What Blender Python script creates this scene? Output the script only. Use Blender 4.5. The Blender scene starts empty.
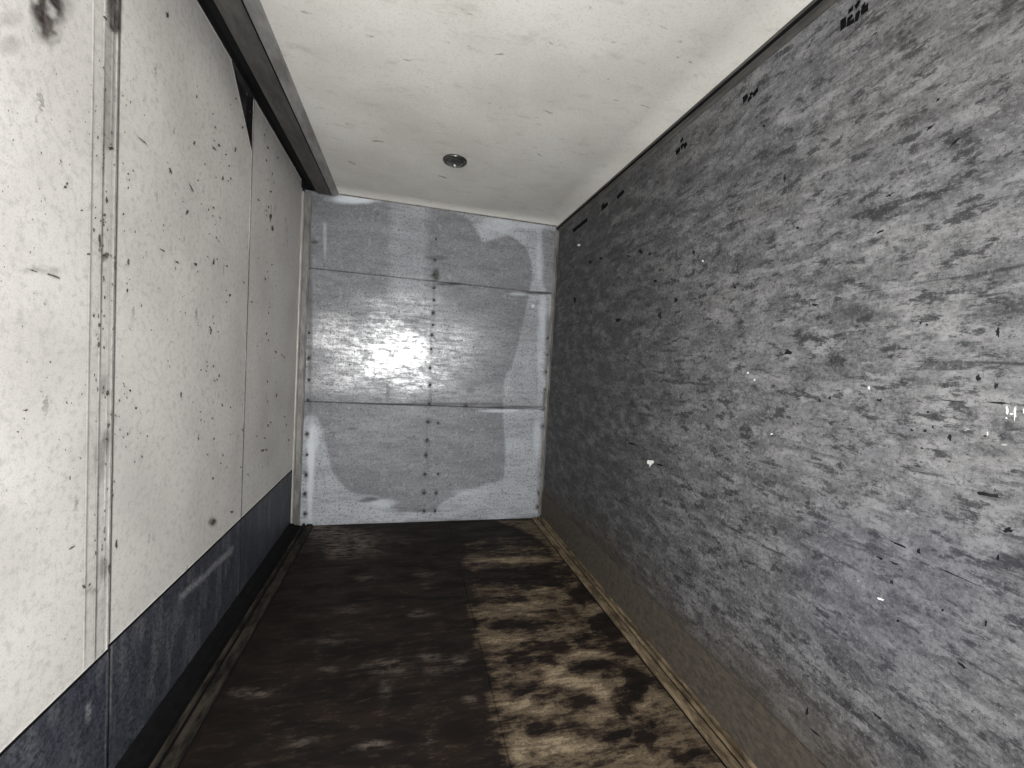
import bpy, math, random
import numpy as np
from mathutils import Matrix, Vector

# ------------------------------------------------------------------ camera, world, light, exposure
SC = bpy.context.scene
COL = SC.collection
FPX = 418.57                       # focal length in pixels of the 1024 px wide frame
YAW, PITCH, ROLL = -0.24865, -0.04348, -0.05901
EYE = 1.6                          # camera height above the load floor, metres
XL, XR, ZC, YB = -0.970, 1.458, 3.070, 4.170      # left wall, right wall, ceiling, front bulkhead
YREAR = -0.35                      # rear end of the load space, behind the camera

def rot3():
    cy, sy, cp, sp, cr, sr = (math.cos(YAW), math.sin(YAW), math.cos(PITCH), math.sin(PITCH),
                              math.cos(ROLL), math.sin(ROLL))
    rz = np.array([[cy, -sy, 0], [sy, cy, 0], [0, 0, 1]])
    rx = np.array([[1, 0, 0], [0, cp, -sp], [0, sp, cp]])
    ry = np.array([[cr, 0, sr], [0, 1, 0], [-sr, 0, cr]])
    return rz @ rx @ ry
CM = rot3()

cam_data = bpy.data.cameras.new('camera')
cam_data.sensor_width = 36.0
cam_data.lens = FPX / 1024 * 36.0
cam_data.clip_start = 0.01
cam = bpy.data.objects.new('camera', cam_data)
COL.objects.link(cam)
mw = Matrix.Identity(4)
for i in range(3):
    mw[i][0], mw[i][1], mw[i][2] = CM[i, 0], CM[i, 2], -CM[i, 1]
mw[2][3] = EYE
cam.matrix_world = mw
SC.camera = cam

world = bpy.data.worlds.new('overcast_sky')
SC.world = world
world.use_nodes = True
bg = world.node_tree.nodes['Background']
bg.inputs['Color'].default_value = (0.985, 0.985, 0.985, 1)
bg.inputs['Strength'].default_value = 16.2

OPEN_X0, OPEN_X1, OPEN_Z1 = -0.48, 0.50, 2.7     # the open rear doorway the daylight comes through
pd = bpy.data.lights.new('doorway_portal', 'AREA')
pd.shape = 'RECTANGLE'
pd.size, pd.size_y = OPEN_X1 - OPEN_X0, OPEN_Z1
pd.cycles.is_portal = True
portal = bpy.data.objects.new('doorway_portal', pd)
COL.objects.link(portal)
portal.location = ((OPEN_X0 + OPEN_X1) / 2, YREAR - 0.02, OPEN_Z1 / 2)
portal.rotation_euler = (math.radians(90), 0, 0)

vs = SC.view_settings
vs.view_transform = 'Standard'
vs.look = 'None'
vs.gamma = 1.0
vs.use_curve_mapping = False
vs.exposure = 0.0

# ------------------------------------------------------------------ photo pixel -> point on a plane of the box
PLANES = {'left': (0, XL), 'right': (0, XR), 'ceiling': (2, ZC), 'floor': (2, 0.0), 'back': (1, YB)}
UV = {'left': (1, 2), 'right': (1, 2), 'ceiling': (0, 1), 'floor': (0, 1), 'back': (0, 2)}
def at(u, v, plane):
    ax, val = PLANES[plane]
    d = CM @ np.array([(u - 512) / FPX, 1.0, (384 - v) / FPX])
    o = np.array([0, 0, EYE])
    return o + d * ((val - o[ax]) / d[ax])
def at2(u, v, plane):
    p = at(u, v, plane)
    a, b = UV[plane]
    return np.array([p[a], p[b]])

# ------------------------------------------------------------------ numpy helpers for stain masks
def vnoise(x, y, seed=0):
    xi, yi = np.floor(x).astype(np.int64), np.floor(y).astype(np.int64)
    xf, yf = x - xi, y - yi
    def h(a, b):
        n = (a * 374761393 + b * 668265263 + seed * 1442695041) & 0x7fffffff
        n = ((n ^ (n >> 13)) * 1274126177) & 0x7fffffff
        n = n ^ (n >> 16)
        return (n & 0xffff) / 65535.0
    sx, sy = xf * xf * (3 - 2 * xf), yf * yf * (3 - 2 * yf)
    a = h(xi, yi) * (1 - sx) + h(xi + 1, yi) * sx
    b = h(xi, yi + 1) * (1 - sx) + h(xi + 1, yi + 1) * sx
    return a * (1 - sy) + b * sy
def fbm(x, y, seed=0, octv=5):
    s, amp, tot = 0, 1.0, 0
    for k in range(octv):
        s = s + amp * vnoise(x * 2 ** k + 13.7 * k, y * 2 ** k - 7.1 * k, seed + k)
        tot += amp
        amp *= 0.55
    return s / tot
def sstep(a, b, x):
    t = np.clip((x - a) / (b - a), 0, 1)
    return t * t * (3 - 2 * t)
def poly_mask(X, Y, poly, soft):
    """soft inside mask of a polygon given in plane coordinates"""
    P = np.asarray(poly, float)
    Q = np.roll(P, -1, axis=0)
    inside = np.zeros(X.shape, bool)
    dist = np.full(X.shape, 1e9)
    for (x0, y0), (x1, y1) in zip(P, Q):
        dx, dy = x1 - x0, y1 - y0
        t = np.clip(((X - x0) * dx + (Y - y0) * dy) / (dx * dx + dy * dy + 1e-12), 0, 1)
        dist = np.minimum(dist, np.hypot(X - x0 - t * dx, Y - y0 - t * dy))
        c = ((y0 > Y) != (y1 > Y)) & (X < (x1 - x0) * (Y - y0) / (y1 - y0 + 1e-12) + x0)
        inside ^= c
    sd = np.where(inside, dist, -dist)
    return sstep(-soft, soft, sd)
def ppoly(X, Y, pts, plane, soft, wob=0.0, freq=6, seed=3):
    if wob:
        X = X + wob * (fbm(X * freq, Y * freq, seed) - .5)
        Y = Y + wob * (fbm(X * freq + 9, Y * freq + 4, seed + 20) - .5)
    return poly_mask(X, Y, [at2(u, v, plane) for u, v in pts], soft)
def blob(X, Y, u, v, ru, rv, plane, edge=0.5, wob=0.5, freq=8, seed=1):
    """an irregular patch whose extent in the photograph is u +- ru, v +- rv"""
    c, a, b = at2(u, v, plane), at2(u + ru, v, plane), at2(u, v + rv, plane)
    m = np.linalg.inv(np.array([a - c, b - c]).T)
    dx, dy = X - c[0], Y - c[1]
    p, q = m[0, 0] * dx + m[0, 1] * dy, m[1, 0] * dx + m[1, 1] * dy
    r = np.hypot(p, q) + wob * (fbm(X * freq, Y * freq, seed) - .5) * 2
    return 1 - sstep(1 - edge, 1 + edge, r)

# ------------------------------------------------------------------ mesh helpers
def link(name, verts, faces, mat=None, parent=None, smooth=False):
    me = bpy.data.meshes.new(name)
    me.from_pydata([tuple(map(float, v)) for v in verts], [], [tuple(f) for f in faces])
    me.validate()
    if mat: me.materials.append(mat)
    if smooth: me.polygons.foreach_set('use_smooth', [True] * len(me.polygons))
    o = bpy.data.objects.new(name, me)
    COL.objects.link(o)
    if parent: o.parent = parent
    return o
def fix_normals(o):
    import bmesh
    bm = bmesh.new(); bm.from_mesh(o.data)
    bmesh.ops.recalc_face_normals(bm, faces=bm.faces)
    bm.to_mesh(o.data); bm.free()
    return o
def box(name, x0, x1, y0, y1, z0, z1, mat, parent=None, bevel=0.0):
    v = [(x, y, z) for x in (x0, x1) for y in (y0, y1) for z in (z0, z1)]
    f = [(0, 1, 3, 2), (4, 6, 7, 5), (0, 4, 5, 1), (2, 3, 7, 6), (0, 2, 6, 4), (1, 5, 7, 3)]
    o = fix_normals(link(name, v, f, mat, parent))
    if bevel:
        m = o.modifiers.new('bevel', 'BEVEL'); m.width = bevel; m.segments = 2
    return o
def prism_y(name, prof, y0, y1, mat, parent=None, segs=1):
    """closed profile of (x, z) points swept along the length of the load space"""
    n = len(prof)
    ys = np.linspace(y0, y1, segs + 1)
    v = [(x, y, z) for y in ys for x, z in prof]
    f = [tuple(range(n)), tuple(range(segs * n, segs * n + n))]
    for s in range(segs):
        f += [(s * n + i, s * n + (i + 1) % n, (s + 1) * n + (i + 1) % n, (s + 1) * n + i) for i in range(n)]
    return fix_normals(link(name, v, f, mat, parent))
def prism_z(name, prof, z0, z1, mat, parent=None):
    n = len(prof)
    v = [(x, y, z) for z in (z0, z1) for x, y in prof]
    f = [tuple(range(n)), tuple(range(n, 2 * n))] + [(i, (i + 1) % n, n + (i + 1) % n, n + i) for i in range(n)]
    return fix_normals(link(name, v, f, mat, parent))
def lathe(name, prof, segs, mat, parent=None, smooth=True):
    v, f = [], []
    n = len(prof)
    for s in range(segs):
        a = 2 * math.pi * s / segs
        v += [(r * math.cos(a), r * math.sin(a), z) for r, z in prof]
    for s in range(segs):
        t = (s + 1) % segs
        f += [(s * n + i, t * n + i, t * n + i + 1, s * n + i + 1) for i in range(n - 1)]
    return fix_normals(link(name, v, f, mat, parent, smooth))
def sheet(name, plane, a0, a1, b0, b1, front, back, res, mat, parent=None, masks=None, relief=None, cut=None):
    """a sheet with a finely divided face, real thickness, and stain masks stored on its vertices.
    plane says which plane it lies in; (a, b) are the in-plane axes; front/back are the third coordinate"""
    ax = PLANES[plane][0]
    ia, ib = UV[plane]
    na, nb = max(2, int(round((a1 - a0) / res)) + 1), max(2, int(round((b1 - b0) / res)) + 1)
    A, B = np.meshgrid(np.linspace(a0, a1, na), np.linspace(b0, b1, nb), indexing='ij')
    if cut is not None: A, B = cut(A, B)
    V = np.zeros((na * nb * 2, 3))
    fr = np.full(A.shape, front)
    if relief is not None: fr = fr + relief(A, B)
    N = na * nb
    V[:N, ia], V[:N, ib], V[:N, ax] = A.ravel(), B.ravel(), fr.ravel()
    V[N:, ia], V[N:, ib], V[N:, ax] = A.ravel(), B.ravel(), back
    idx = np.arange(N).reshape(na, nb)
    q = np.stack([idx[:-1, :-1], idx[1:, :-1], idx[1:, 1:], idx[:-1, 1:]], -1).reshape(-1, 4)
    ring = np.concatenate([idx[:, 0], idx[-1, 1:], idx[-2::-1, -1], idx[0, -2:0:-1]])
    rn = np.roll(ring, -1)
    side = np.stack([ring, rn, rn + N, ring + N], -1)
    # far side: its four corners only
    rear = np.array([[idx[0, 0] + N, idx[0, -1] + N, idx[-1, -1] + N, idx[-1, 0] + N]])
    F = np.concatenate([q, side, rear])
    used = np.unique(F); remap = np.full(2 * N, -1); remap[used] = np.arange(len(used))
    V, F = V[used], remap[F]
    me = bpy.data.meshes.new(name)
    me.vertices.add(len(V)); me.vertices.foreach_set('co', V.ravel())
    me.loops.add(F.size); me.loops.foreach_set('vertex_index', F.ravel())
    me.polygons.add(len(F)); me.polygons.foreach_set('loop_start', np.arange(0, F.size, 4))
    me.update(calc_edges=True)
    me.validate()
    # orient the face towards the inside
    e1, e2 = V[F[0, 1]] - V[F[0, 0]], V[F[0, 2]] - V[F[0, 0]]
    if np.dot(np.cross(e1, e2)[ax], front - back) < 0: me.flip_normals()
    if masks:
        for k, m in masks(A, B).items():
            full = np.concatenate([np.broadcast_to(m, A.shape).ravel()] * 2)[used]
            at_ = me.attributes.new(k, 'FLOAT', 'POINT')
            at_.data.foreach_set('value', full.astype(np.float32))
    me.materials.append(mat)
    o = bpy.data.objects.new(name, me)
    COL.objects.link(o)
    if parent: o.parent = parent
    return o
def struct(o, label, cat=None):
    o['kind'] = 'structure'
    o['label'] = label
    if cat: o['category'] = cat
    return o

# ------------------------------------------------------------------ material helpers
def rgb(r, g, b):
    f = lambda c: c / 12.92 if c <= 0.04045 else ((c + 0.055) / 1.055) ** 2.4
    return (f(r / 255), f(g / 255), f(b / 255), 1)
class Mat:
    def __init__(self, name, rough=0.6, metal=0.0, spec=0.5):
        self.m = bpy.data.materials.new(name)
        self.m.use_nodes = True
        self.t = self.m.node_tree
        self.b = self.t.nodes['Principled BSDF']
        self.b.inputs['Roughness'].default_value = rough
        self.b.inputs['Metallic'].default_value = metal
        self.b.inputs['Specular IOR Level'].default_value = spec
        self.tc = self.t.nodes.new('ShaderNodeTexCoord').outputs['Object']
    def put(self, sock, v):
        if isinstance(v, bpy.types.NodeSocket): self.t.links.new(v, sock)
        elif isinstance(v, (int, float)) and sock.type == 'RGBA': sock.default_value = (v, v, v, 1)
        else: sock.default_value = v
    def map(self, scale=(1, 1, 1), rot=(0, 0, 0), loc=(0, 0, 0)):
        n = self.t.nodes.new('ShaderNodeMapping')
        n.inputs['Scale'].default_value = scale
        n.inputs['Rotation'].default_value = rot
        n.inputs['Location'].default_value = loc
        self.t.links.new(self.tc, n.inputs['Vector'])
        return n.outputs['Vector']
    def noise(self, vec, scale, detail=5, rough=0.55, dist=0.0):
        n = self.t.nodes.new('ShaderNodeTexNoise')
        self.put(n.inputs['Vector'], vec)
        n.inputs['Scale'].default_value = scale
        n.inputs['Detail'].default_value = detail
        n.inputs['Roughness'].default_value = rough
        n.inputs['Distortion'].default_value = dist
        return n.outputs['Fac']
    def warp(self, vec, scale, amt):
        n = self.t.nodes.new('ShaderNodeTexNoise')
        self.put(n.inputs['Vector'], self.tc)
        n.inputs['Scale'].default_value = scale
        n.inputs['Detail'].default_value = 4
        v = self.t.nodes.new('ShaderNodeVectorMath'); v.operation = 'MULTIPLY_ADD'
        self.t.links.new(n.outputs['Color'], v.inputs[0])
        v.inputs[1].default_value = (amt, amt, amt)
        self.put(v.inputs[2], vec)
        return v.outputs[0]
    def specks(self, vec, scale, size, fill=0.5, sharp=0.03, ragged=0.75):
        vec = self.warp(vec, scale * 5, ragged / scale)
        """irregular spots: cells of a Voronoi pattern, some of them with a dot of their own size"""
        n = self.t.nodes.new('ShaderNodeTexVoronoi')
        self.put(n.inputs['Vector'], vec)
        n.inputs['Scale'].default_value = scale
        s = self.t.nodes.new('ShaderNodeSeparateColor')
        self.t.links.new(n.outputs['Color'], s.inputs[0])
        r = self.math('MULTIPLY', self.math('MAXIMUM', self.math('SUBTRACT', s.outputs[0], 1 - fill), 0), size / fill)
        d = self.math('SUBTRACT', r, n.outputs['Distance'])
        return self.rng(d, 0.0, sharp)
    def math(self, op, a, b=None):
        n = self.t.nodes.new('ShaderNodeMath'); n.operation = op
        self.put(n.inputs[0], a)
        if b is not None: self.put(n.inputs[1], b)
        return n.outputs[0]
    def rng(self, v, a, b, c=0.0, d=1.0):
        n = self.t.nodes.new('ShaderNodeMapRange'); n.interpolation_type = 'SMOOTHSTEP'
        self.put(n.inputs['Value'], v)
        for k, x in zip(('From Min', 'From Max', 'To Min', 'To Max'), (a, b, c, d)): n.inputs[k].default_value = x
        return n.outputs['Result']
    def mix(self, f, a, b, mode='MIX'):
        n = self.t.nodes.new('ShaderNodeMix'); n.data_type = 'RGBA'; n.blend_type = mode
        n.clamp_factor = True
        self.put(n.inputs['Factor'], f)
        self.put(n.inputs['A'] if False else n.inputs[6], a)
        self.put(n.inputs[7], b)
        return n.outputs[2]
    def attr(self, name):
        n = self.t.nodes.new('ShaderNodeAttribute'); n.attribute_name = name
        return n.outputs['Fac']
    def color(self, c): self.put(self.b.inputs['Base Color'], c); return self
    def rough(self, r): self.put(self.b.inputs['Roughness'], r); return self
    def bump(self, h, strength=0.2, dist=0.003):
        n = self.t.nodes.new('ShaderNodeBump')
        n.inputs['Strength'].default_value = strength
        n.inputs['Distance'].default_value = dist
        self.t.links.new(h, n.inputs['Height'])
        self.t.links.new(n.outputs['Normal'], self.b.inputs['Normal'])
        return self

# worn grey plywood lining of the right wall
M = Mat('worn_grey_lining', 0.6, 0.0, 0.4)
st = M.map((1, .55, 1.3), (math.radians(3), 0, 0))
big = M.noise(st, 2.0, 5, .6)
mid = M.noise(st, 9, 8, .72)
fine = M.noise(M.map((1, .7, 1.1)), 34, 6, .75)
streak = M.noise(M.map((1, .16, 1.5)), 20, 7, .7)
grit = M.noise(M.tc, 95, 4, .85)
flake = M.noise(M.map((1, .48, 1.15), (math.radians(4), 0, 0)), 20, 8, .72)
pale = M.noise(M.map((1, .5, 1.3), (math.radians(-5), 0, 0), (3, 5, 7)), 17, 7, .74)
scar = M.noise(M.map((1, .14, 1.3), (math.radians(2), 0, 0), (1, 2, 9)), 13, 5, .6)
c = M.mix(M.rng(mid, .36, .64), rgb(84, 84, 86), rgb(118, 118, 120))
c = M.mix(M.math('MULTIPLY', M.rng(big, .42, .64), .3), c, rgb(114, 113, 111))
c = M.mix(M.math('MULTIPLY', M.rng(fine, .47, .39), .6), c, rgb(50, 50, 53))
c = M.mix(M.math('MULTIPLY', M.rng(fine, .55, .64), .4), c, rgb(132, 132, 134))
c = M.mix(M.math('MULTIPLY', M.rng(pale, .53, .60), .6), c, rgb(142, 142, 143))
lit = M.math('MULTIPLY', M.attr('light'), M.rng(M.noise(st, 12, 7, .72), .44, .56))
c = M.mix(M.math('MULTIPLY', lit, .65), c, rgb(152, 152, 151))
c = M.mix(M.math('MULTIPLY', M.rng(streak, .42, .36), .4), c, rgb(50, 50, 54))
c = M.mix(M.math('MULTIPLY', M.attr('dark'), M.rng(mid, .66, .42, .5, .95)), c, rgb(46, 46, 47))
c = M.mix(M.math('MULTIPLY', M.rng(flake, .535, .60), .85), c, rgb(42, 42, 45))
c = M.mix(M.math('MULTIPLY', M.rng(scar, .62, .66), .7), c, rgb(40, 40, 43))
c = M.mix(M.math('MULTIPLY', M.rng(grit, .48, .38), .7), c, M.mix(1.0, c, rgb(140, 140, 144), 'MULTIPLY'))
c = M.mix(M.math('MULTIPLY', M.rng(grit, .54, .66), .35), c, rgb(160, 160, 162))
chips = M.math('MULTIPLY', M.specks(M.map((1, .45, 1.2), (math.radians(6), 0, 0)), 24, .46, .4, .12), M.rng(M.noise(st, 3.1, 4, .6), .46, .60))
c = M.mix(M.math('MULTIPLY', chips, .8), c, rgb(36, 36, 39))
dots = M.math('MULTIPLY', M.specks(M.tc, 42, .42, .4, .08), M.rng(M.noise(M.tc, 4.2, 3, .6), .44, .58))
c = M.mix(M.math('MULTIPLY', dots, .9), c, rgb(30, 29, 31))
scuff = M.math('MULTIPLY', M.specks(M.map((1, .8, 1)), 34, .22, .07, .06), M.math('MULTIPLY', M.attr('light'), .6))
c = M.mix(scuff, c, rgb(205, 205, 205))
c = M.mix(M.math('MULTIPLY', M.attr('brown'), .7), c, M.mix(.7, rgb(104, 92, 76), c, 'MULTIPLY'))
c = M.mix(M.math('MULTIPLY', M.attr('blue'), .18), c, rgb(84, 84, 104))
M.color(c).rough(M.rng(fine, .3, .7, .5, .75)).bump(M.math('ADD', fine, M.math('MULTIPLY', mid, .5)), .5, .005)
MAT_RIGHT = M.m

# off-white side door panels
M = Mat('white_side_panel', 0.5)
n1 = M.noise(M.tc, 2.2, 5, .55)
n2 = M.noise(M.tc, 40, 5, .7)
c = M.mix(M.rng(n1, .35, .7), rgb(220, 217, 211), rgb(204, 200, 195))
c = M.mix(M.math('MULTIPLY', M.rng(n2, .46, .70), .5), c, rgb(168, 165, 161))
n4 = M.noise(M.tc, 170, 3, .8)
c = M.mix(M.math('MULTIPLY', M.rng(n4, .50, .34), .35), c, rgb(150, 147, 143))
dash = M.math('MULTIPLY', M.specks(M.map((1, 1.0, .38), (math.radians(24), 0, 0)), 22, .30, .22, .12), M.rng(M.noise(M.tc, 2.3, 3, .5), .44, .58))
c = M.mix(M.math('MULTIPLY', dash, .6), c, rgb(110, 104, 99))
c = M.mix(M.specks(M.tc, 55, .16, .10, .05), c, rgb(112, 104, 98))
drip = M.rng(M.noise(M.map((1, 30, 1.2)), 1.0, 4, .6), .60, .78)
c = M.mix(M.math('MULTIPLY', drip, .22), c, rgb(150, 148, 146))
c = M.mix(M.attr('grime'), c, M.mix(M.rng(n2, .4, .6), rgb(86, 78, 75), rgb(36, 31, 31)))
M.color(c).rough(.52).bump(n2, .12, .002)
MAT_PANEL = M.m

M = Mat('slate_blue_kick_paint', 0.55)
n = M.noise(M.tc, 75, 6, .85); n1 = M.noise(M.map((1, 6, .6)), 3, 5, .6)
c = M.mix(M.rng(n, .40, .62), rgb(32, 34, 41), rgb(72, 74, 84))
c = M.mix(M.math('MULTIPLY', M.rng(n1, .5, .75), .35), c, rgb(92, 93, 98))
c = M.mix(M.math('MULTIPLY', M.attr('scrape'), M.rng(n, .3, .6)), c, rgb(150, 150, 152))
M.color(c).bump(n, .2, .002)
MAT_BAND = M.m

# painted ceiling
M = Mat('off_white_ceiling_paint', 0.6)
n1 = M.noise(M.tc, 1.6, 5, .6); n2 = M.noise(M.map((1, 2.2, 1), (0, 0, math.radians(20))), 6, 8, .72); n3 = M.noise(M.tc, 90, 4, .75)
c = M.mix(M.rng(n1, .35, .68), rgb(224, 222, 215), rgb(210, 207, 200))
c = M.mix(M.math('MULTIPLY', M.rng(n2, .53, .72), .5), c, rgb(178, 175, 165))
c = M.mix(M.math('MULTIPLY', M.rng(n3, .5, .34), .35), c, rgb(172, 168, 158))
sm = M.math('MULTIPLY', M.specks(M.map((1, 2.6, 1), (0, 0, math.radians(-18))), 9, .34, .25, .14), M.rng(M.noise(M.tc, 30, 6, .75), .45, .6))
c = M.mix(M.math('MULTIPLY', sm, .5), c, rgb(140, 136, 127))
M.color(c).bump(n2, .1, .003)
MAT_CEIL = M.m

# bare metal sheets of the front bulkhead: dull oxide film, polished where cargo has rubbed
M = Mat('dulled_aluminium_sheet', 0.36, 0.0)
st = M.map((.6, 1, 2.0))
n1 = M.noise(st, 3, 7, .65, .4); n2 = M.noise(M.map((.4, 1, 2.6)), 12, 8, .75); n3 = M.noise(M.tc, 60, 5, .75); n4 = M.noise(M.tc, 22, 6, .7)
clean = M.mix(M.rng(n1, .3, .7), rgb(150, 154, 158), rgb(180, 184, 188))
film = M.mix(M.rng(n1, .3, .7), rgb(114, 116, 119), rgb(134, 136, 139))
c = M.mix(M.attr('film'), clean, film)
c = M.mix(M.math('MULTIPLY', M.rng(n2, .50, .66), .4), c, rgb(78, 78, 80))
c = M.mix(M.math('MULTIPLY', M.rng(n4, .53, .66), .4), c, rgb(164, 166, 169))
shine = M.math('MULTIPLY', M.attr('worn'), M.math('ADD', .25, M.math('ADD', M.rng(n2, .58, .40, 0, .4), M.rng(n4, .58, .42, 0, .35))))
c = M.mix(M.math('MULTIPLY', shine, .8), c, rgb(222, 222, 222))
c = M.mix(M.math('MULTIPLY', M.rng(n3, .50, .38), .6), c, rgb(72, 71, 71))
c = M.mix(M.specks(M.tc, 26, .26, .2, .08), c, rgb(74, 72, 72))
c = M.mix(M.attr('white'), c, rgb(214, 219, 224))
c = M.mix(M.math('MULTIPLY', M.attr('grime'), M.rng(n3, .30, .52)), c, rgb(40, 37, 36))
M.color(c)
M.put(M.b.inputs['Metallic'], M.math('ADD', .15, M.math('MULTIPLY', shine, .75)))
M.rough(M.math('SUBTRACT', M.rng(n2, .3, .7, .46, .62), M.math('MULTIPLY', shine, .22)))
M.bump(n2, .12, .004)
MAT_BACK = M.m

# wet, dirty plywood floor
M = Mat('stained_plywood_floor', 0.7, 0.0, .18)
st = M.map((.8, 2.6, 1)); n1 = M.noise(st, 3.2, 7, .66, .3); n2 = M.noise(M.map((.7, 2.2, 1)), 13, 8, .74); n3 = M.noise(M.tc, 70, 5, .78)
dark = M.mix(M.rng(n1, .35, .7), rgb(18, 14, 12), rgb(36, 28, 23))
dark = M.mix(M.math('MULTIPLY', M.rng(n2, .52, .64), .55), dark, rgb(62, 52, 43))
n5 = M.noise(M.map((.45, 1.6, 1)), 30, 7, .75)
dark = M.mix(M.math('MULTIPLY', M.math('MULTIPLY', M.rng(n5, .55, .66), M.rng(n1, .45, .6)), .6), dark, rgb(84, 73, 63))
f = M.math('ADD', M.attr('tan'), M.math('ADD', M.math('MULTIPLY', M.math('SUBTRACT', n2, .5), 2.7), M.math('MULTIPLY', M.math('SUBTRACT', n1, .5), .8)))
f = M.math('MULTIPLY', f, M.rng(M.attr('tan'), .02, .2))
c = M.mix(M.rng(f, .10, .34), dark, rgb(62, 52, 42))
c = M.mix(M.rng(f, .32, .62), c, rgb(98, 86, 70))
c = M.mix(M.rng(f, .66, 1.15), c, rgb(146, 131, 108))
c = M.mix(M.math('MULTIPLY', M.attr('smudge'), M.rng(n2, .42, .58)), c, rgb(116, 106, 97))
c = M.mix(M.math('MULTIPLY', M.attr('wet'), .9), c, rgb(20, 14, 10))
c = M.mix(M.math('MULTIPLY', M.rng(n3, .52, .36), .6), c, rgb(24, 19, 16))
M.color(c).rough(M.rng(n1, .3, .7, .75, .6)).bump(n2, .35, .004)
MAT_FLOOR = M.m

def simple(name, a, b, scale, rough=.5, metal=0., bump=.15, stretch=(1, 1, 1), det=6, spec=.4):
    m = Mat(name, rough, metal, spec)
    n = m.noise(m.map(stretch), scale, det, .68, .2)
    m.color(m.mix(m.rng(n, .34, .68), a, b)).bump(n, bump, .003)
    return m.m
MAT_DARKRAIL = simple('dark_grey_rail_metal', rgb(66, 64, 62), rgb(92, 90, 87), 14, .5, .2, stretch=(1, .3, 1))
MAT_LIP = simple('grey_metal_lip', rgb(120, 118, 114), rgb(160, 158, 154), 12, .42, .3, stretch=(1, .3, 1))
MAT_RUBBER = simple('black_rubber', rgb(9, 9, 10), rgb(18, 18, 19), 20, .85, spec=.15)
MAT_ALU = simple('pale_aluminium_profile', rgb(170, 166, 160), rgb(206, 203, 198), 10, .38, .35, stretch=(1, 1, .3))
MAT_ALU_DULL = simple('dull_aluminium_angle', rgb(96, 94, 91), rgb(138, 136, 132), 14, .45, .3, stretch=(1, 1, .3))
MAT_RAIL = simple('muddy_floor_rail_metal', rgb(66, 55, 43), rgb(134, 119, 96), 20, .6, .1, .4, (1, .35, 1), spec=.25)
MAT_RAIL_D = simple('dirty_dark_floor_rail_metal', rgb(22, 20, 18), rgb(64, 58, 50), 22, .8, .0, .4, (1, .35, 1), spec=.15)
MAT_KICK = simple('mud_stained_kick_plate', rgb(60, 56, 51), rgb(84, 77, 68), 40, .65, .0, .4, (1, .6, 1), 9, spec=.25)
MAT_INK = simple('black_stencil_ink', rgb(9, 9, 9), rgb(14, 14, 15), 30, .9, spec=.1)
MAT_DARKCHIP = simple('dark_wall_chip', rgb(26, 26, 28), rgb(44, 43, 45), 40, .9, spec=.1)
MAT_DIRT = simple('dark_dirt_fleck', rgb(58, 52, 48), rgb(104, 96, 90), 30, .8)
MAT_CHIP = simple('bare_white_chip', rgb(225, 225, 222), rgb(240, 240, 238), 30, .6)
MAT_RIVET = simple('dark_rivet_head', rgb(48, 46, 46), rgb(74, 72, 71), 30, .5, .3)
MAT_SKIN = simple('grey_outer_body_sheet', rgb(40, 40, 42), rgb(58, 58, 60), 6, .6)
MAT_CHROME = simple('tarnished_steel_rim', rgb(92, 92, 90), rgb(120, 120, 118), 18, .25, .9, .05)
m = Mat('smoked_lamp_lens', .08, 0.0); m.color(rgb(52, 52, 52)); m.b.inputs['Coat Weight'].default_value = .6
MAT_LENS = m.m

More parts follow.
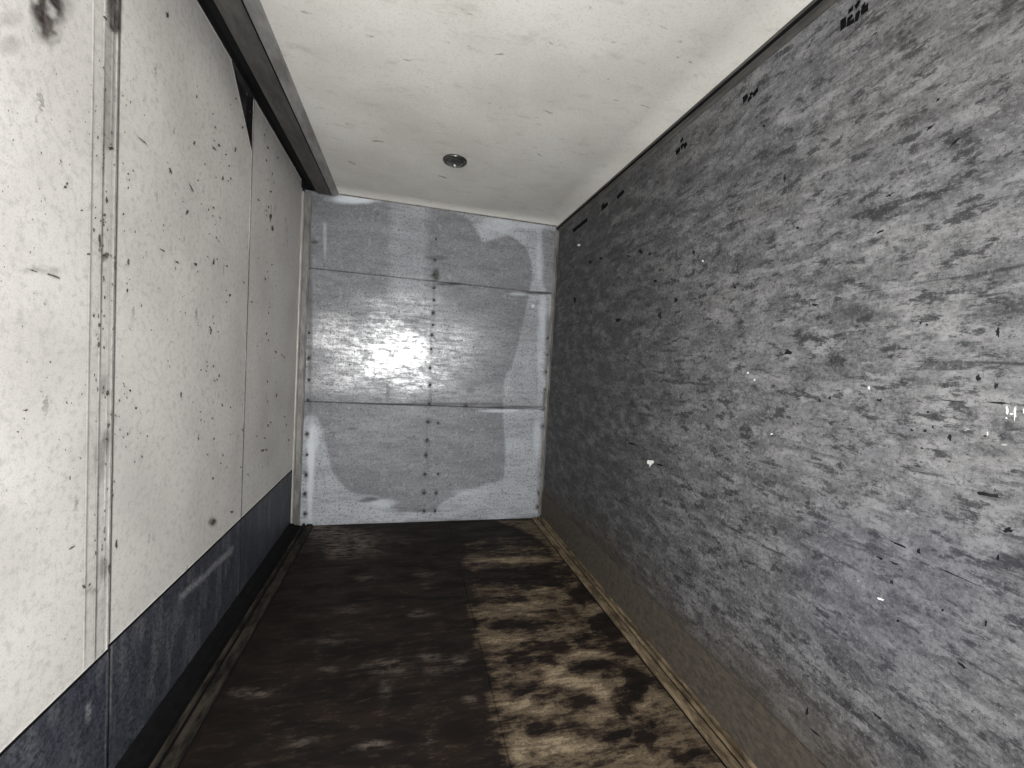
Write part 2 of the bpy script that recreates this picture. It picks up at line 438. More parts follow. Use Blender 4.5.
# ------------------------------------------------------------------ structure: floor
floor = box('floor', XL - .02, XR + .02, YREAR, YB + .05, -.10, -.02, MAT_SKIN)
struct(floor, 'dark stained plywood floor of the load space', 'floor')
SEAM_X = 0.475
def floor_masks(A, B):
    w = 0.10 * (fbm(A * 5, B * 9, 5) - .5)
    # the tan, scrubbed strip along the right and the dark wet left
    edge = SEAM_X + np.interp(B, [1.3, 2.2, 3.3, 3.7], [-.04, 0, .05, .10])
    tan = sstep(-.08, .07, A - edge - .8 * w)
    tan *= 1 - sstep(3.40, 3.90, B + 2 * w)
    tan *= 1 - .35 * sstep(2.4, 3.2, B + 2 * w)
    tan = tan * .60
    dk = np.zeros_like(A)
    for u, v, ru, rv, s in [(590, 590, 18, 10, 1), (610, 625, 22, 12, 1), (635, 690, 22, 22, 1), (600, 665, 18, 7, .8),
                            (545, 585, 40, 5, .7), (520, 625, 40, 5, .7), (560, 648, 30, 5, .8), (500, 600, 30, 5, .6),
                            (570, 700, 24, 7, .7), (530, 660, 22, 6, .7), (655, 735, 16, 12, 1), (600, 735, 30, 8, .5),
                            (520, 575, 36, 6, .9), (585, 560, 30, 8, .8), (625, 650, 16, 8, .8), (515, 690, 18, 6, .5),
                            (560, 615, 14, 5, .6), (590, 640, 20, 5, .5), (545, 730, 16, 8, .5), (690, 755, 14, 8, .8)]:
        dk = np.maximum(dk, s * blob(A, B + 0 * w, u, v, ru, rv, 'floor', .7, 1.5, 13, int(u)))
    lt = np.zeros_like(A)
    for u, v, ru, rv, s in [(510, 560, 40, 3, .9), (590, 655, 20, 5, .9), (560, 670, 14, 6, .6), (570, 682, 22, 4, .9),
                            (540, 705, 36, 10, .5), (560, 745, 40, 8, .55), (640, 640, 16, 4, .6), (520, 745, 10, 14, .5),
                            (600, 690, 12, 10, .6), (655, 700, 14, 9, .5), (555, 530, 22, 5, .55), (575, 545, 10, 12, .5),
                            (530, 605, 24, 5, .45), (555, 590, 20, 4, .4), (508, 640, 14, 5, .4), (600, 608, 10, 5, .4)]:
        lt = np.maximum(lt, s * blob(A, B, u, v, ru, rv, 'floor', .5, .6, 9, int(u)))
    tan = np.clip(tan - .08 + .55 * (fbm(A * 4, B * 11, 77) - .5) * (tan > .1) + .70 * lt - .58 * dk, 0, 1)
    rightend = ppoly(A, B, [(498, 521), (545, 519), (575, 560), (555, 562), (535, 535)], 'floor', .05, .12)
    tan = np.maximum(tan, .6 * rightend)
    sm = np.zeros_like(A)
    for u, v, ru, rv, s in [(250, 693, 22, 5, .75), (345, 543, 34, 13, .9), (325, 532, 30, 7, .9), (440, 670, 18, 6, .3), (435, 657, 16, 4, .5),
                            (370, 578, 12, 4, .4), (425, 574, 10, 4, .35), (390, 668, 22, 8, .35), (375, 745, 14, 5, .5),
                            (335, 640, 16, 6, .25), (300, 742, 14, 10, .3), (430, 740, 4, 9, .5), (330, 670, 12, 4, .25),
                            (420, 614, 10, 3, .4), (425, 585, 8, 3, .3), (385, 690, 6, 12, .3), (480, 562, 12, 4, .5),
                            (455, 660, 10, 4, .5), (470, 700, 8, 4, .4), (350, 610, 24, 5, .2), (400, 540, 20, 5, .2)]:
        sm = np.maximum(sm, s * blob(A, B, u, v, ru, rv, 'floor', .6, .5, 8, int(u)))
    wet = blob(A, B, 460, 733, 18, 12, 'floor', .3, .3, 12, 4)
    wet = np.maximum(wet, .9 * blob(A, B, 300, 540, 12, 10, 'floor', .5, .3, 9, 8))
    # run-off along the left rail
    wet = np.maximum(wet, .5 * (1 - sstep(-.72, -.45, A + 2 * w)) * sstep(4.0, 3.6, B))
    return {'tan': tan, 'smudge': sm, 'wet': wet}
ys = [YREAR, 0.84, 3.30, YB]
XF0, XF1 = -0.97, 1.458
for y0, y1 in zip(ys[:-1], ys[1:]):
    for x0, x1 in ((XF0, SEAM_X), (SEAM_X, XF1)):
        near = y0 > 0
        sheet('plywood_sheet', 'floor', x0 + (.0002 if x0 > XF0 else 0), x1 - (.0002 if x1 < XF1 else 0),
              y0 + .0005, y1 - .0005, 0.0, -.02, .012 if near else .06, MAT_FLOOR, floor, floor_masks)

# ------------------------------------------------------------------ ceiling
ceiling = sheet('ceiling', 'ceiling', -.72, XR + .03, YREAR, YB + .05, ZC, ZC + .06, .25, MAT_CEIL)
struct(ceiling, 'off-white smudged ceiling of the load space', 'ceiling')
roof = box('ceiling_outer_skin', XL - .12, XR + .08, YREAR, YB + .08, ZC + .16, ZC + .19, MAT_SKIN, ceiling)  # slab added over the ceiling to keep stray light out

# ------------------------------------------------------------------ right wall
def right_masks(A, B):
    w = fbm(A * 3, B * 5, 31) - .5
    light = np.zeros_like(A)
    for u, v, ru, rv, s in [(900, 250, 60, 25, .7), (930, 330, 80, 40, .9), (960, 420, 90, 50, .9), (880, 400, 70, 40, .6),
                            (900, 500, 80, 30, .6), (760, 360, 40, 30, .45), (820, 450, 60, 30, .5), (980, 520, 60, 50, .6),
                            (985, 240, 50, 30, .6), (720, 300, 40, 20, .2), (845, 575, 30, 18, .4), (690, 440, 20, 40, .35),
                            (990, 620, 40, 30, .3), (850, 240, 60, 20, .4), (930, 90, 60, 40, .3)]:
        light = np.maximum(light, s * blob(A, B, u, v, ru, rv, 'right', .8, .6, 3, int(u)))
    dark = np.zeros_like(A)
    # darker towards the far end
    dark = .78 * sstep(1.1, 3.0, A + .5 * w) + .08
    dark = dark + .48 * sstep(1.5, .35, B + .5 * w) * (1 - dark)  # light fall-off painted in: darker towards the bottom
    for u, v, ru, rv, s in [(770, 160, 50, 12, .6), (750, 175, 18, 14, .5), (735, 262, 40, 5, .7), (860, 312, 30, 8, .7),
                            (990, 305, 40, 12, .6), (955, 150, 14, 10, .8), (1000, 270, 30, 10, .5), (840, 490, 16, 12, .5),
                            (770, 505, 18, 12, .4), (610, 330, 20, 40, .4), (570, 350, 14, 80, .5), (985, 390, 30, 3, .8),
                            (1000, 363, 40, 4, .8), (910, 448, 12, 4, .6), (985, 493, 16, 4, .8), (628, 410, 3, 26, .9),
                            (625, 460, 4, 20, .8), (875, 355, 60, 3, .5), (995, 450, 30, 6, .5), (690, 345, 24, 8, .4),
                            (1010, 600, 16, 22, .7), (1000, 720, 40, 30, .5), (750, 620, 60, 30, .35), (680, 560, 40, 30, .4),
                            (650, 500, 30, 20, .3), (960, 680, 30, 20, .3), (735, 210, 14, 10, .4), (860, 215, 20, 6, .3)]:
        dark = np.maximum(dark, s * blob(A, B, u, v, ru, rv, 'right', .7, .6, 5, int(u)))
    brown = .9 * (1 - sstep(.26, .55, B + .3 * w)) + .25 * sstep(1.5, .7, A) * sstep(2.0, 2.7, B)
    blue = blob(A, B, 880, 580, 120, 70, 'right', .8, .5, 3, 9)
    return {'light': np.clip(light, 0, 1), 'dark': np.clip(dark, 0, 1), 'brown': np.clip(brown, 0, 1), 'blue': blue}
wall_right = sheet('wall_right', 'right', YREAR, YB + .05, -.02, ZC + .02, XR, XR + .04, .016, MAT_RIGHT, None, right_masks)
struct(wall_right, 'scuffed dark grey plywood side wall on the right', 'wall')
kick = box('kick_plate', XR - .006, XR + .002, YREAR + .01, YB - .03, .002, .288, MAT_KICK, wall_right, .002)

box('plate_edge', XR - .0075, XR + .001, YREAR + .01, YB - .03, .2885, .2925, MAT_KICK, wall_right)

# ------------------------------------------------------------------ front bulkhead
wall_back = box('wall_back', XL - .02, XR + .04, YB + .012, YB + .05, -.02, ZC + .16, MAT_SKIN)
struct(wall_back, 'dull riveted metal sheet bulkhead at the end of the load space', 'wall')
FILM = [(312, 188), (345, 196), (352, 200), (375, 201), (385, 202), (430, 206), (449, 211), (467, 218), (478, 232), (483, 242), (496, 238), (511, 236), (524, 246),
        (531, 262), (532, 276), (530, 290), (527, 304), (522, 329), (513, 363), (505, 379), (504, 408), (503, 421), (505, 443), (504, 474),
        (496, 481), (474, 488), (455, 495), (442, 502), (430, 510), (399, 510), (389, 505), (377, 496), (355, 493),
        (339, 482), (331, 468), (327, 449), (322, 431), (316, 418), (308, 414), (296, 405), (296, 190)]
STRIP = [(543, 229), (562, 231), (556, 290), (548, 292), (542, 280), (540, 250)]
STRIP2 = [(541, 430), (556, 430), (545, 520), (537, 500), (536, 470)]
RIVETS = [(436, 239, .010), (435, 260, .012), (434, 275, .020), (434, 288, .011), (434, 300, .012), (433, 313, .015), (433, 325, .011),
                (432, 335, .016), (431, 349, .012), (430, 368, .013), (430, 385, .016), (429, 404, .021), (428, 422, .018), (427, 440, .016),
                (426, 455, .014), (425, 474, .013), (438, 474, .011), (424, 493, .016), (436, 493, .014), (424, 511, .015), (435, 511, .013),
                (438, 423, .010), (466, 406, .017),
                (309, 333, .012), (309, 358, .015), (309, 380, .013), (308, 400, .012), (307, 434, .018), (307, 455, .011), (306, 475, .014), (305, 494, .015), (305, 514, .015),
                (548, 338, .014), (548, 355, .016), (547, 372, .018), (546, 390, .017), (545, 408, .020), (544, 426, .018), (544, 445, .012),
                (541, 475, .013), (539, 493, .015), (538, 507, .015), (553, 293, .014)]
def rounded(P, n=4):
    P = np.asarray(P, float); out = []
    for i in range(len(P)):
        a, b, c_, d = P[i - 1], P[i], P[(i + 1) % len(P)], P[(i + 2) % len(P)]
        for t in np.arange(n) / n:
            out.append(.5 * (2 * b + (c_ - a) * t + (2 * a - 5 * b + 4 * c_ - d) * t * t + (3 * b - a - 3 * c_ + d) * t ** 3))
    return out
def back_masks(A, B):
    film = ppoly(A, B, rounded(FILM), 'back', .018, .03, 5)
    film = np.maximum(film, .8 * ppoly(A, B, STRIP, 'back', .02, .03, 6))
    film = np.maximum(film, .7 * ppoly(A, B, STRIP2, 'back', .02, .05, 6))
    # a thinner film right of the cloud shape in the middle sheet
    film = np.maximum(film, .35 * ppoly(A, B, [(528, 304), (540, 300), (538, 405), (505, 405), (513, 365)], 'back', .03, .03))
    worn = np.zeros_like(A)
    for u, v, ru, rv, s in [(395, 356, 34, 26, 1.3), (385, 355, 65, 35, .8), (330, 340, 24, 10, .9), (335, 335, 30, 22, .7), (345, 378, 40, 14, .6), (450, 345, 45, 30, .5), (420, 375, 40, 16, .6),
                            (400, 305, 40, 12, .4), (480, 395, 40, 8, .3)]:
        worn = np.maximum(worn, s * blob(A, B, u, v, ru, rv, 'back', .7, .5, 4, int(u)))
    white = np.zeros_like(A)
    for u, v, ru, rv, s in [(356, 199, 22, 4, .8), (325, 240, 1.6, 16, .3), (325, 228, 1.4, 5, .4), (311, 455, 3.5, 34, .75), (313, 440, 5, 18, .5), (310, 495, 2.5, 25, .6),
                            (543, 320, 4, 24, .45), (540, 350, 3, 30, .3), (498, 411, 16, 1.6, .6), (520, 294, 10, 1.5, .5), (385, 503, 12, 4, .4),
                            (500, 225, 16, 7, .35), (540, 262, 4, 24, .35), (532, 225, 14, 4, .3), (470, 492, 18, 3, .3), (537, 440, 4, 20, .4),
                            (533, 306, 1.6, 1.6, .9)]:
        white = np.maximum(white, s * blob(A, B, u, v, ru, rv, 'back', .5, .4, 6, int(u)))
    gr = np.zeros_like(A)
    for u, v, ru, rv, s in [(436, 275, 3, 6, .9), (434, 295, 1.4, 26, .3), (431, 350, 1.4, 30, .35), (430, 395, 1.6, 14, .4), (427, 440, 1.4, 30, .25),
                            (450, 284, 12, 1.5, .9), (436, 258, 10, 2, .5), (310, 330, 2.5, 80, .5), (548, 360, 3, 50, .6), (546, 400, 3, 10, .8),
                            (430, 404, 60, 1.4, .7), (520, 407, 26, 1.4, .8), (373, 499, 8, 2, .8), (365, 501, 6, 1.2, .7), (388, 390, 2.5, 12, .4),
                            (314, 242, 4, 2, .8), (420, 511, 30, 1.2, .5), (386, 382, 4, 3, .5), (540, 293, 16, 1.4, .9), (352, 429, 6, 1.5, .5),
                            (470, 390, 4, 3, .4), (545, 425, 4, 2, .8), (540, 519, 20, 6, .3)]:
        gr = np.maximum(gr, s * blob(A, B, u, v, ru, rv, 'back', .5, .5, 9, int(u)))
    for u, v, r in RIVETS:
        gr = np.maximum(gr, .8 * blob(A, B, u, v, 100 * r * 1.4, 100 * r * 1.8, 'back', .7, 1.0, 40, int(u + v)))
    gr = np.maximum(gr, .8 * (1 - sstep(.0, .05, B + .05 * fbm(A * 8, B * 3, 3))))
    # the doorway's reflection painted in as a paler strip below the ceiling
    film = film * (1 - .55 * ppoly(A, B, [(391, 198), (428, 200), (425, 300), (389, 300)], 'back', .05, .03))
    return {'film': film, 'worn': worn, 'white': np.clip(white, 0, 1), 'grime': np.clip(gr, 0, 1)}
ZS1, ZS2 = 2.372, 1.163
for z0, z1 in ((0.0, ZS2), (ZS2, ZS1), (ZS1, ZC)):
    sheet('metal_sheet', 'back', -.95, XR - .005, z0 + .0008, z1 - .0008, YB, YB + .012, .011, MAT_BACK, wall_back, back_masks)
rivet_me = None
def rivet(x, z, r=.011):
    global rivet_me
    if rivet_me is None:
        o = lathe('rivet', [(0, .006), (.5, .005), (.85, .003), (1.0, 0), (1.0, -.003)], 10, MAT_RIVET, wall_back)
        v = np.array([p.co for p in o.data.vertices])
        for p in o.data.vertices: p.co = Vector((p.co.x * .011, -p.co.z, p.co.y * .011))
        fix_normals(o)
        rivet_me = o.data
    else:
        o = bpy.data.objects.new('rivet', rivet_me); COL.objects.link(o); o.parent = wall_back
    o.location = (x, YB - .0005, z)
    o.scale = (r / .011, 1, r / .011)
for u, v, r in RIVETS:
    p = at(u, v, 'back')
    rivet(p[0], p[2], min(r, .0145))

# ------------------------------------------------------------------ left wall: hinged side panels
wall_left = box('wall_left', XL - .12, XL - .055, YREAR, YB + .05, -.08, ZC + .16, MAT_SKIN)
struct(wall_left, 'off-white hinged side panels with slate blue lower band on the left', 'wall')
ZBAND = .536
Y1, Y2, Y3 = 1.717, 2.932, 4.150
def panel_masks(A, B):
    w = fbm(A * 20, B * 3, 8)
    # vertical runs of dirt by the first joint
    g = .12 * sstep(1.57, 1.64, A) * sstep(1.725, 1.715, A)
    g = np.maximum(g, .85 * np.exp(-((A - 1.655) / .008) ** 2) * sstep(.24, .60, fbm(A * 9, B * 2.2, 2)))
    g = np.maximum(g, .55 * np.exp(-((A - 1.605) / .006) ** 2) * sstep(.28, .62, fbm(A * 9 + 4, B * 2.2, 3)))
    g = np.maximum(g, .6 * np.exp(-((A - 1.684) / .006) ** 2) * sstep(.36, .64, fbm(A * 9 + 8, B * 2.6, 4)))
    g = np.maximum(g, .8 * np.exp(-((A - 1.710) / .008) ** 2) * sstep(.22, .6, fbm(A * 5 + 8, B * 3, 5)))
    g = np.maximum(g, .95 * ppoly(A, B, [(107, -30), (121, -30), (121, 30), (118, 38), (108, 30)], 'left', .010, .02, 9))
    g = np.maximum(g, .5 * ppoly(A, B, [(103, 30), (119, 30), (118, 150), (104, 150)], 'left', .014, .03, 9))
    g = np.maximum(g, (.35 + .65 * sstep(.35, .55, fbm(A * 40, B * 25, 12))) * blob(A, B, 50, 6, 15, 36, 'left', .5, .7, 14, 3))
    g = np.maximum(g, .3 * blob(A, B, 66, 8, 9, 12, 'left', .5, .5, 7, 5))
    for u, v, ru, rv, s in [(40, 270, 22, 3, .4), (12, 18, 12, 8, .25), (104, 257, 5, 5, .9), (10, 45, 10, 8, .3), (104, 385, 4, 10, .5), (100, 460, 5, 20, .5),
                            (107, 440, 4, 12, .6), (213, 522, 4, 4, .8), (92, 590, 8, 3, .6), (104, 570, 5, 14, .6)]:
        g = np.maximum(g, s * blob(A, B, u, v, ru, rv, 'left', .5, .6, 9, int(u)))
    # soot under the roof rail and at the edges of the joints
    g = np.maximum(g, .75 * np.exp(-((A - Y2) / .010) ** 2) * sstep(.3, .6, fbm(A * 3, B * 3, 6)))
    g = np.maximum(g, .5 * np.exp(-((A - 1.36) / .004) ** 2) * sstep(.45, .55, fbm(A * 3, B * 3, 7)) * .5)
    return {'grime': np.clip(g, 0, 1)}
def band_masks(A, B):
    s = ppoly(A, B, [(178, 597), (229, 549), (234, 547), (232, 553), (181, 601)], 'left', .018, .03, 9) * .75
    s = np.maximum(s, .7 * blob(A, B, 88, 712, 3, 9, 'left', .4, .3, 9, 2))
    s = np.maximum(s, .4 * blob(A, B, 155, 735, 18, 2, 'left', .5, .3, 9, 2))
    s = np.maximum(s, .9 * np.exp(-((A - 1.727) / .007) ** 2) * sstep(.15, .32, B))
    s = np.maximum(s, .22 * sstep(.45, .75, fbm(A * 25, B * 6, 41)))
    return {'scrape': s}
def cutB(A, B):
    # the far top corner of the middle panel is bent away, leaving a wedge-shaped gap
    k = np.interp(B, [2.80, 3.118, 3.2], [0, .33, .36])
    lim = Y2 - k
    s = (A - Y1) / (Y2 - .003 - Y1)
    return np.where(B > 2.80, Y1 + s * (lim - .003 - Y1), A), B
defs = [(YREAR + .01, .50, ZBAND - .012, None, .03), (.50, Y1 - .003, ZBAND - .012, None, .012),
        (Y1 + .003, Y2 - .003, ZBAND, cutB, .012), (Y2 + .002, Y3, ZBAND, None, .014)]
ZTOP = 3.125
for k, (y0, y1, zb, cut, res) in enumerate(defs):
    p = sheet('side_panel', 'left', y0, y1, zb, ZTOP, XL, XL - .03, res, MAT_PANEL, wall_left, panel_masks, None, cut)
    sheet('lower_band', 'left', y0, y1, .0, zb - .0015, XL + .0015, XL - .03, max(res, .012), MAT_BAND, p, band_masks)
    box('band_edge_strip', XL - .001, XL + .004, y0, y1, zb - .006, zb + .001, MAT_RUBBER, p)
    if k == 1:
        # folded edge profile and hinge seam on the joint to the middle panel
        rib = lambda A, B: .0020 * sum(np.exp(-((A - y) / .004) ** 2) for y in (1.604, 1.652, 1.690))
        sheet('edge_profile', 'left', 1.592, Y1 - .004, zb + .006, ZTOP, XL - .0004, XL - .002, .004, MAT_PANEL, p, panel_masks, rib)
for y in (Y1, Y2, .499):
    box('joint_seal', XL - .034, XL - .004, y - .012, y + .012, 0.0, ZTOP, MAT_RUBBER, wall_left)

# ------------------------------------------------------------------ unseen rear leaves and header, added to narrow the daylight
for n, x0, x1, lab in ((1, XL - .12, OPEN_X0, 'grey rear door leaf on the left, behind the camera'), (2, OPEN_X1, XR + .06, 'grey rear door leaf on the right, behind the camera')):
    d = box('door_%d' % n, x0, x1, YREAR - .05, YREAR - .005, -.08, ZC + .19, MAT_SKIN)
    struct(d, lab, 'door')
    box('lock_rod', (x1 - .10 if n == 1 else x0 + .06), (x1 - .06 if n == 1 else x0 + .10), YREAR - .0055, YREAR + .02, .2, 2.8, MAT_DARKRAIL, d, .004)
hd = box('trim_8', OPEN_X0, OPEN_X1, YREAR - .05, YREAR - .005, OPEN_Z1, ZC + .19, MAT_SKIN)
struct(hd, 'grey header above the rear doorway, behind the camera', 'header')

# ------------------------------------------------------------------ rails and trims
t1 = prism_y('trim_1', [(-.845, 3.038), (-.724, 3.038), (-.724, 3.16), (-.845, 3.16)], YREAR + .01, YB - .04, MAT_DARKRAIL)
struct(t1, 'dark metal roof rail along the top of the left side', 'rail')
prism_y('edge_lip', [(-.722, 3.034), (-.714, 3.034), (-.668, 3.062), (-.668, ZC + .0), (-.722, ZC + .0)], YREAR + .01, YB - .002, MAT_LIP, t1)
prism_y('rail_groove', [(-.732, 3.037), (-.722, 3.037), (-.722, 3.060), (-.732, 3.060)], YREAR + .01, YB - .04, MAT_RUBBER, t1)
prism_y('seal_strip', [(-.905, 3.075), (-.85, 3.045), (-.846, 3.06), (-.846, 3.14), (-.905, 3.14)], YREAR + .01, YB - .02, MAT_RUBBER, t1)
prism_y('door_track', [(-.96, 3.118), (-.915, 3.112), (-.905, 3.16), (-.96, 3.16)], YREAR + .01, YB - .02, MAT_RUBBER, t1)
box('corner_block', XL - .05, -.846, YB - .055, YB + .011, 3.06, ZC + .16, MAT_RUBBER, t1)  # filler added to close a light leak at the corner
box('rail_end_cap', -.845, -.722, YB - .04, YB - .001, 3.042, 3.16, MAT_DARKRAIL, t1)

t2 = prism_y('trim_2', [(XR, ZC - .075), (XR - .004, ZC - .073), (XR - .006, ZC - .052), (XR - .018, ZC - .046), (XR - .020, ZC - .020),
                        (XR - .012, ZC - .016), (XR - .012, ZC - .001), (XR, ZC - .001)], YREAR + .01, YB - .004, MAT_DARKRAIL)
struct(t2, 'dark grey ribbed rail between the ceiling and the right wall', 'rail')
prism_y('rail_rib', [(XR - .022, ZC - .040), (XR - .025, ZC - .037), (XR - .025, ZC - .030), (XR - .019, ZC - .027), (XR - .018, ZC - .044)], YREAR + .02, YB - .01, MAT_RUBBER, t2)

t3 = prism_y('trim_3', [(1.356, .0), (1.358, .014), (1.364, .018), (1.402, .020), (1.406, .012), (1.414, .012), (1.418, .026), (1.428, .028),
                        (1.431, .016), (1.440, .016), (1.443, .034), (1.451, .036), (1.451, .0)], YREAR + .01, YB - .02, MAT_RAIL)
struct(t3, 'muddy ribbed metal rail along the floor at the right wall', 'rail')
for x0, x1, z in ((1.405, 1.4155, .0135), (1.4295, 1.4415, .0175), (1.3475, 1.3555, .003)):  # black strips painted in for the shade in the grooves and beside the rail
    box('rail_groove', x0, x1, YREAR + .02, YB - .03, .001, z, MAT_RUBBER, t3)
t4 = prism_y('trim_4', [(-.775, .0), (-.777, .016), (-.783, .022), (-.825, .022), (-.829, .012), (-.842, .012), (-.846, .030), (-.858, .032),
                        (-.862, .010), (-.885, .010), (-.885, .0)], YREAR + .01, YB - .02, MAT_RAIL_D)
struct(t4, 'dirty dark metal rail along the floor at the left panels', 'rail')
for x0, x1, z in ((-.8425, -.8285, .0135), (-.884, -.8625, .0115), (-.7742, -.768, .003)):  # shade of the left rail's grooves and inner edge, put in as black strips
    box('rail_groove', x0, x1, YREAR + .02, YB - .03, .001, z, MAT_RUBBER, t4)
prism_y('seal_strip', [(-.886, .0), (-.886, .012), (-.93, .02), (-.964, .05), (-.964, .0)], YREAR + .01, YB - .02, MAT_RUBBER, t4)

t5 = prism_z('trim_5', [(-.968, YB), (-.968, YB - .03), (-.962, YB - .042), (-.954, YB - .042), (-.947, YB - .03), (-.945, YB)], .01, 3.03, MAT_ALU)
struct(t5, 'pale metal corner post between side panels and bulkhead', 'post')
prism_z('post_flange', [(-.9445, YB), (-.9445, YB - .010), (-.905, YB - .009), (-.900, YB - .016), (-.893, YB - .016), (-.892, YB)], .01, 3.03, MAT_ALU_DULL, t5)
t6 = prism_z('trim_6', [(XR - .001, YB), (XR - .001, YB - .035), (XR - .006, YB - .035), (XR - .009, YB - .007), (XR - .032, YB - .005), (XR - .032, YB)], .04, ZC - .002, MAT_ALU_DULL)
struct(t6, 'dull metal corner angle where right wall meets the bulkhead', 'post')
t7 = box('trim_7', -.66, XR - .035, YB - .012, YB - .001, ZC - .012, ZC - .001, MAT_ALU_DULL, None, .002)
struct(t7, 'thin pale strip where the ceiling meets the bulkhead', 'strip')

# ------------------------------------------------------------------ ceiling lamp
lp = at(455, 160, 'ceiling')
lamp = bpy.data.objects.new('ceiling_lamp', None)
COL.objects.link(lamp)
lamp.location = (lp[0], lp[1], ZC)
lamp['label'] = 'small round ceiling lamp with dark domed lens and steel rim'
lamp['category'] = 'lamp'
lathe('rim', [(.066, -.001), (.088, -.001), (.088, -.010), (.082, -.017), (.070, -.018), (.064, -.012), (.066, -.001)], 32, MAT_CHROME, lamp)
lathe('lens', [(.066, -.008), (.060, -.020), (.046, -.030), (.026, -.036), (0.0001, -.038)], 32, MAT_LENS, lamp)
c_ = lathe('centre_cap', [(.0001, -.012), (.005, -.011), (.0095, -.007), (.011, 0), (.011, .003)], 16, MAT_ALU, lamp)  # pale cap added in place of the bright highlight on the lens
c_.location = (0, 0, -.037)
for k in range(3):
    a = math.radians(90 + 120 * k)
    s = lathe('screw', [(.0001, -.004), (.004, -.003), (.006, 0), (.006, .002)], 10, MAT_CHROME, lamp)
    s.location = (.077 * math.cos(a), .077 * math.sin(a), -.0175)

# ------------------------------------------------------------------ marks on the walls
def decal(name, plane, polys, mat, parent, lift):
    """flat marks of the given outlines (photo pixels), joined into one thin layer on the wall"""
    ax, val = PLANES[plane]
    s = -1 if plane in ('right', 'ceiling', 'back') else 1
    v, f = [], []
    for P in polys:
        pts = [at(u, w, plane) for u, w in P]
        n = len(v)
        for p in pts:
            q = list(p); q[ax] = val + s * lift; v.append(q)
        f.append(tuple(range(n, n + len(pts))))
    o = link(name, v, f, mat, parent)
    return o
# stencilled characters along the upper edge of the right wall, blurred beyond reading
STENCIL = [
    [[(841, 21), (846, 17), (846, 26), (841, 31)], [(848, 19), (852, 14), (853, 17), (850, 21), (854, 18), (854, 22), (847, 27)],
     [(856, 15), (859, 10), (860, 13), (858, 20), (855, 22)], [(861, 10), (868, 3), (868, 10), (862, 15)], [(849, 10), (853, 6), (853, 10), (849, 14)],
     [(855, 6), (858, 1), (861, 1), (857, 9)], [(862, 6), (865, 2), (865, 6), (862, 9)]],
    [[(743, 98), (747, 94), (748, 98), (744, 104)], [(748, 99), (750, 96), (752, 98), (749, 102)], [(753, 93), (758, 87), (758, 92), (754, 97)], [(750, 94), (752, 92), (753, 94), (751, 96)]],
    [[(676, 151), (680, 147), (680, 151), (677, 155)], [(681, 146), (683, 143), (684, 145), (682, 150)], [(684, 145), (686, 141), (687, 145), (685, 149)], [(681, 140), (683, 137), (683, 140), (681, 143)]],
    [[(617, 196), (623, 190), (624, 193), (618, 199)]],
    [[(602, 206), (604, 203), (605, 207), (602, 211)], [(605, 205), (607, 202), (608, 205), (605, 208)]],
    [[(573, 229), (587, 218), (587, 222), (574, 232)]],
]
for g in STENCIL:
    cx, cy = (sum(q[k] for P in g for q in P) / sum(len(P) for P in g) for k in (0, 1))
    g = [[(cx + (q[0] - cx) * 1.0 + 1.2 * np.sign(q[0] - sum(t[0] for t in P) / len(P)) * .35, cy + (q[1] - cy) * 1.0 + 1.2 * np.sign(q[1] - sum(t[1] for t in P) / len(P)) * .5) for q in P] for P in g]
    decal('stencil_mark', 'right', g, MAT_INK, wall_right, .0012)
rng = random.Random(5)
def fleck(u, v, ru, rv, ang=0.0, n=13):
    ca, sa = math.cos(ang), math.sin(ang)
    out = []
    for k in range(n):
        a = 2 * math.pi * k / n
        r = rng.uniform(.35, 1.05)
        x, y = ru * r * math.cos(a), rv * r * math.sin(a)
        out.append((u + x * ca - y * sa, v + x * sa + y * ca))
    return out
chips = [fleck(1007.5, 410, 1.8, 5), fleck(1007, 418, 1.4, 1.4), fleck(1015.5, 413, 1.6, 9), fleck(1024, 411, 1.4, 5), fleck(1012, 414, 3, 1), fleck(651, 463, 4, 4.5), fleck(748, 373, 1.4, 1.4), fleck(755, 380, 1.4, 1.4),
         fleck(869, 388, 1.6, 2.4), fleck(988, 434, .8, 3), fleck(772, 434, 1.2, 1.2), fleck(579, 245, 2, 1.5), fleck(703, 261, 1.2, 1.2), fleck(881, 599, 4, 1.4, .3)]
decal('bare_chips', 'right', chips, MAT_CHIP, wall_right, .0014)['kind'] = 'stuff'
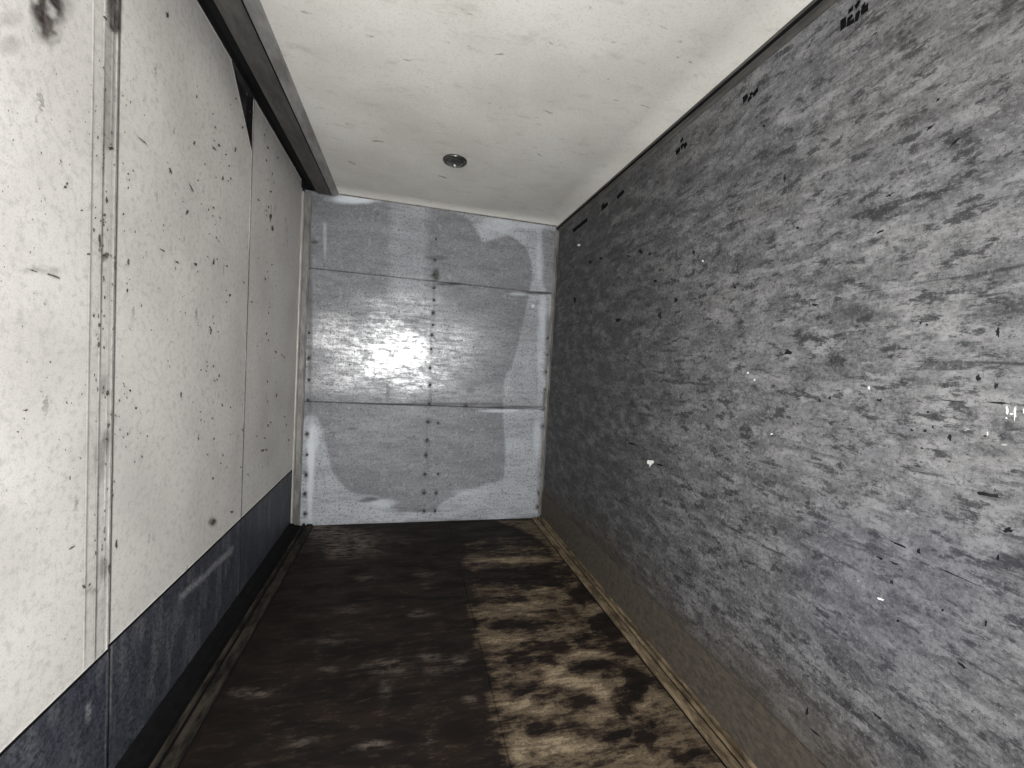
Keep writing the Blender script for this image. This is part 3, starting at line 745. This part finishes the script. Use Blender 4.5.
dk = [fleck(764, 126, 2, 1.6), fleck(785, 178, 1.8, 7), fleck(798, 228, 2.4, 2), fleck(998, 333, 3, 6), fleck(979, 378, 3, 5), fleck(996, 386, 3, 3.6),
      fleck(950, 437, 2.6, 5), fleck(985, 436, 1.8, 1.8), fleck(928, 412, 2, 1.8), fleck(919, 551, 2, 5), fleck(894, 563, 6, 1.4, .45), fleck(880, 558, 6, 1.3, .45),
      fleck(892, 582, 1.8, 3.4), fleck(955, 575, 30, .9, .42), fleck(900, 545, 18, 1.1, .42), fleck(943, 610, 2.2, 1.8), fleck(962, 665, 9, 2, .75), fleck(877, 716, 8, 2, .7),
      fleck(898, 621, 2, 2), fleck(807, 711, 2.2, 6), fleck(815, 732, 14, 1.1, .72), fleck(986, 624, 2, 5), fleck(955, 142, 9, 2, -.7), fleck(930, 128, 6, 1.6, -.6),
      fleck(890, 195, 5, 2, -.5), fleck(655, 281, 2.4, 3), fleck(641, 252, 3, 3), fleck(650, 254, 2, 1.6), fleck(628, 256, 3, 1.2), fleck(694, 253, 1.6, 3),
      fleck(735, 287, 2, 1.8), fleck(632, 444, 9, 1, .3), fleck(660, 465, 4, 1.6, .4), fleck(1000, 403, 16, 1.2, .06), fleck(952, 401, 14, 1, .12),
      fleck(990, 495, 14, 3, .2), fleck(921, 323, 2, 1.8), fleck(927, 325, 2, 1.8), fleck(912, 430, 2, 1.5), fleck(925, 431, 2.6, 1.6), fleck(922, 448, 1.8, 1.4),
      fleck(933, 427, 1.6, 1.6), fleck(938, 100, 4, 1.4, -.6), fleck(875, 34, 5, 1, -.7), fleck(575, 300, 2, 3), fleck(590, 262, 2.4, 2.4), fleck(601, 258, 2, 1.8),
      fleck(880, 232, 6, 1.5, -.4), fleck(815, 305, 4, 1.6, -.1), fleck(788, 352, 5, 4), fleck(820, 400, 2, 3), fleck(830, 398, 1.6, 3), fleck(880, 400, 4, 2),
      fleck(1008, 530, 6, 3), fleck(998, 558, 3, 4), fleck(660, 315, 2, 5), fleck(676, 300, 3, 3), fleck(618, 320, 4, 3)]
decal('dark_flecks', 'right', dk, MAT_DARKCHIP, wall_right, .0010)['kind'] = 'stuff'
# dashes and spots on the white side panels
lf = [fleck(63, 187, 2.6, 2.2), fleck(65, 183, 1.6, 1.6), fleck(80, 210, 2, 1.6), fleck(110, 148, 4, 2.4), fleck(104, 255, 4, 3.4), fleck(142, 141, 11, .8, .72), fleck(169, 170, 1.4, 5, -.3),
      fleck(190, 187, 7, 1, 1.1), fleck(213, 148, 3.4, 1.2, .9), fleck(218, 145, 2.6, 1.2, 1.0), fleck(193, 143, 1.2, 3), fleck(161, 250, 4, 1, .6), fleck(194, 264, 3, 1.8, .9),
      fleck(122, 214, 1.4, 1.8), fleck(176, 262, 3, 1, .7), fleck(186, 212, 1.4, 4, .4), fleck(222, 178, 1.2, 4), fleck(213, 262, 1.2, 4), fleck(270, 217, 1.4, 6), fleck(272, 228, 1.4, 4),
      fleck(166, 15, 1.6, 4), fleck(87, 254, 2.4, 1.6), fleck(30, 270, 8, 1, .3), fleck(52, 276, 9, 1.2, .35), fleck(105, 439, 2, 2.4), fleck(107, 425, 2, 3), fleck(106, 393, 2, 3),
      fleck(24, 410, 4, 1.4, -.2), fleck(16, 432, 1.8, 1.4), fleck(213, 522, 2.4, 4.4, .6), fleck(231, 512, 2, 1.8), fleck(82, 587, 2, 3), fleck(88, 585, 4, 1.2, -.9), fleck(70, 548, 5, 1, -.5),
      fleck(180, 395, 1.2, 4), fleck(200, 420, 1.2, 1.2), fleck(150, 330, 1.2, 1.2), fleck(210, 330, 1.2, 2), fleck(229, 295, 1.2, 2), fleck(263, 450, 1.2, 1.2), fleck(264, 438, 1.2, 1.2),
      fleck(242, 430, 1.2, 2), fleck(240, 467, 1, 1), fleck(212, 478, 1.2, 2), fleck(135, 408, 1.4, 1.4), fleck(288, 440, 1.2, 1.6), fleck(115, 545, 1.6, 6), fleck(108, 570, 2, 8), fleck(126, 290, 1.4, 3),
      fleck(98, 325, 2.4, 3), fleck(97, 345, 1.6, 4), fleck(127, 262, 1.6, 4), fleck(103, 215, 2.4, 2), fleck(105, 200, 1.6, 4), fleck(98, 240, 1.4, 8), fleck(115, 20, 1.4, 10), fleck(104, 18, 5, 1.2, .8)]
for _ in range(150):
    u, v = rng.uniform(0, 288), rng.uniform(70, 480)
    if 88 < u < 122 and rng.random() < .4: continue
    k = rng.choice((.6, .7, .8, 1.0))
    lf.append(fleck(u, v, k * rng.uniform(.9, 2.6), k * .8, rng.choice((.9, 1.1, 1.4, 1.57)), 9))
for _ in range(100):
    u, v = rng.choice((rng.gauss(218, 9), rng.gauss(212, 12), rng.gauss(268, 5), rng.gauss(125, 5))), rng.uniform(90, 470)
    lf.append(fleck(u, v, rng.uniform(.7, 1.1), rng.uniform(.9, 2.4), rng.choice((-.5, -.3, 0, .2)), 9))
for _ in range(70):
    lf.append(fleck(rng.choice((97, 104, 105, 113)) - .01 * 300 + rng.uniform(-2, 4), rng.uniform(60, 560), .9, rng.uniform(.9, 3), 0, 9))
decal('dirt_flecks', 'left', lf, MAT_DIRT, wall_left, .0045)['kind'] = 'stuff'
# small grey smears on the ceiling
cf = [fleck(551, 43, 4, 1.4, .6), fleck(613, 42, 3, 1, .2), fleck(690, 62, 3, 1.6, .4), fleck(663, 27, 8, .8, .5), fleck(608, 79, 1.6, 1.2), fleck(500, 54, 6, 1.2, -.1), fleck(377, 141, 8, 1.2, .1),
      fleck(352, 163, 5, 1.2, .4), fleck(371, 36, 4, 1.2, .2), fleck(305, 12, 8, 1.6, .3), fleck(645, 106, 8, .8, .3), fleck(616, 100, 4, .8, .1), fleck(549, 112, 8, 1, .3), fleck(443, 177, 6, 1, .3),
      fleck(470, 14, 6, .8, .3), fleck(678, 57, 1.4, 1.4), fleck(560, 45, 1, 1), fleck(407, 60, 6, .8, .2), fleck(540, 155, 6, .8, .6)]
o = decal('grey_smears', 'ceiling', cf, simple('grey_smear', rgb(160, 157, 149), rgb(186, 183, 174), 30, .8), ceiling, .0008)
o['kind'] = 'stuff'
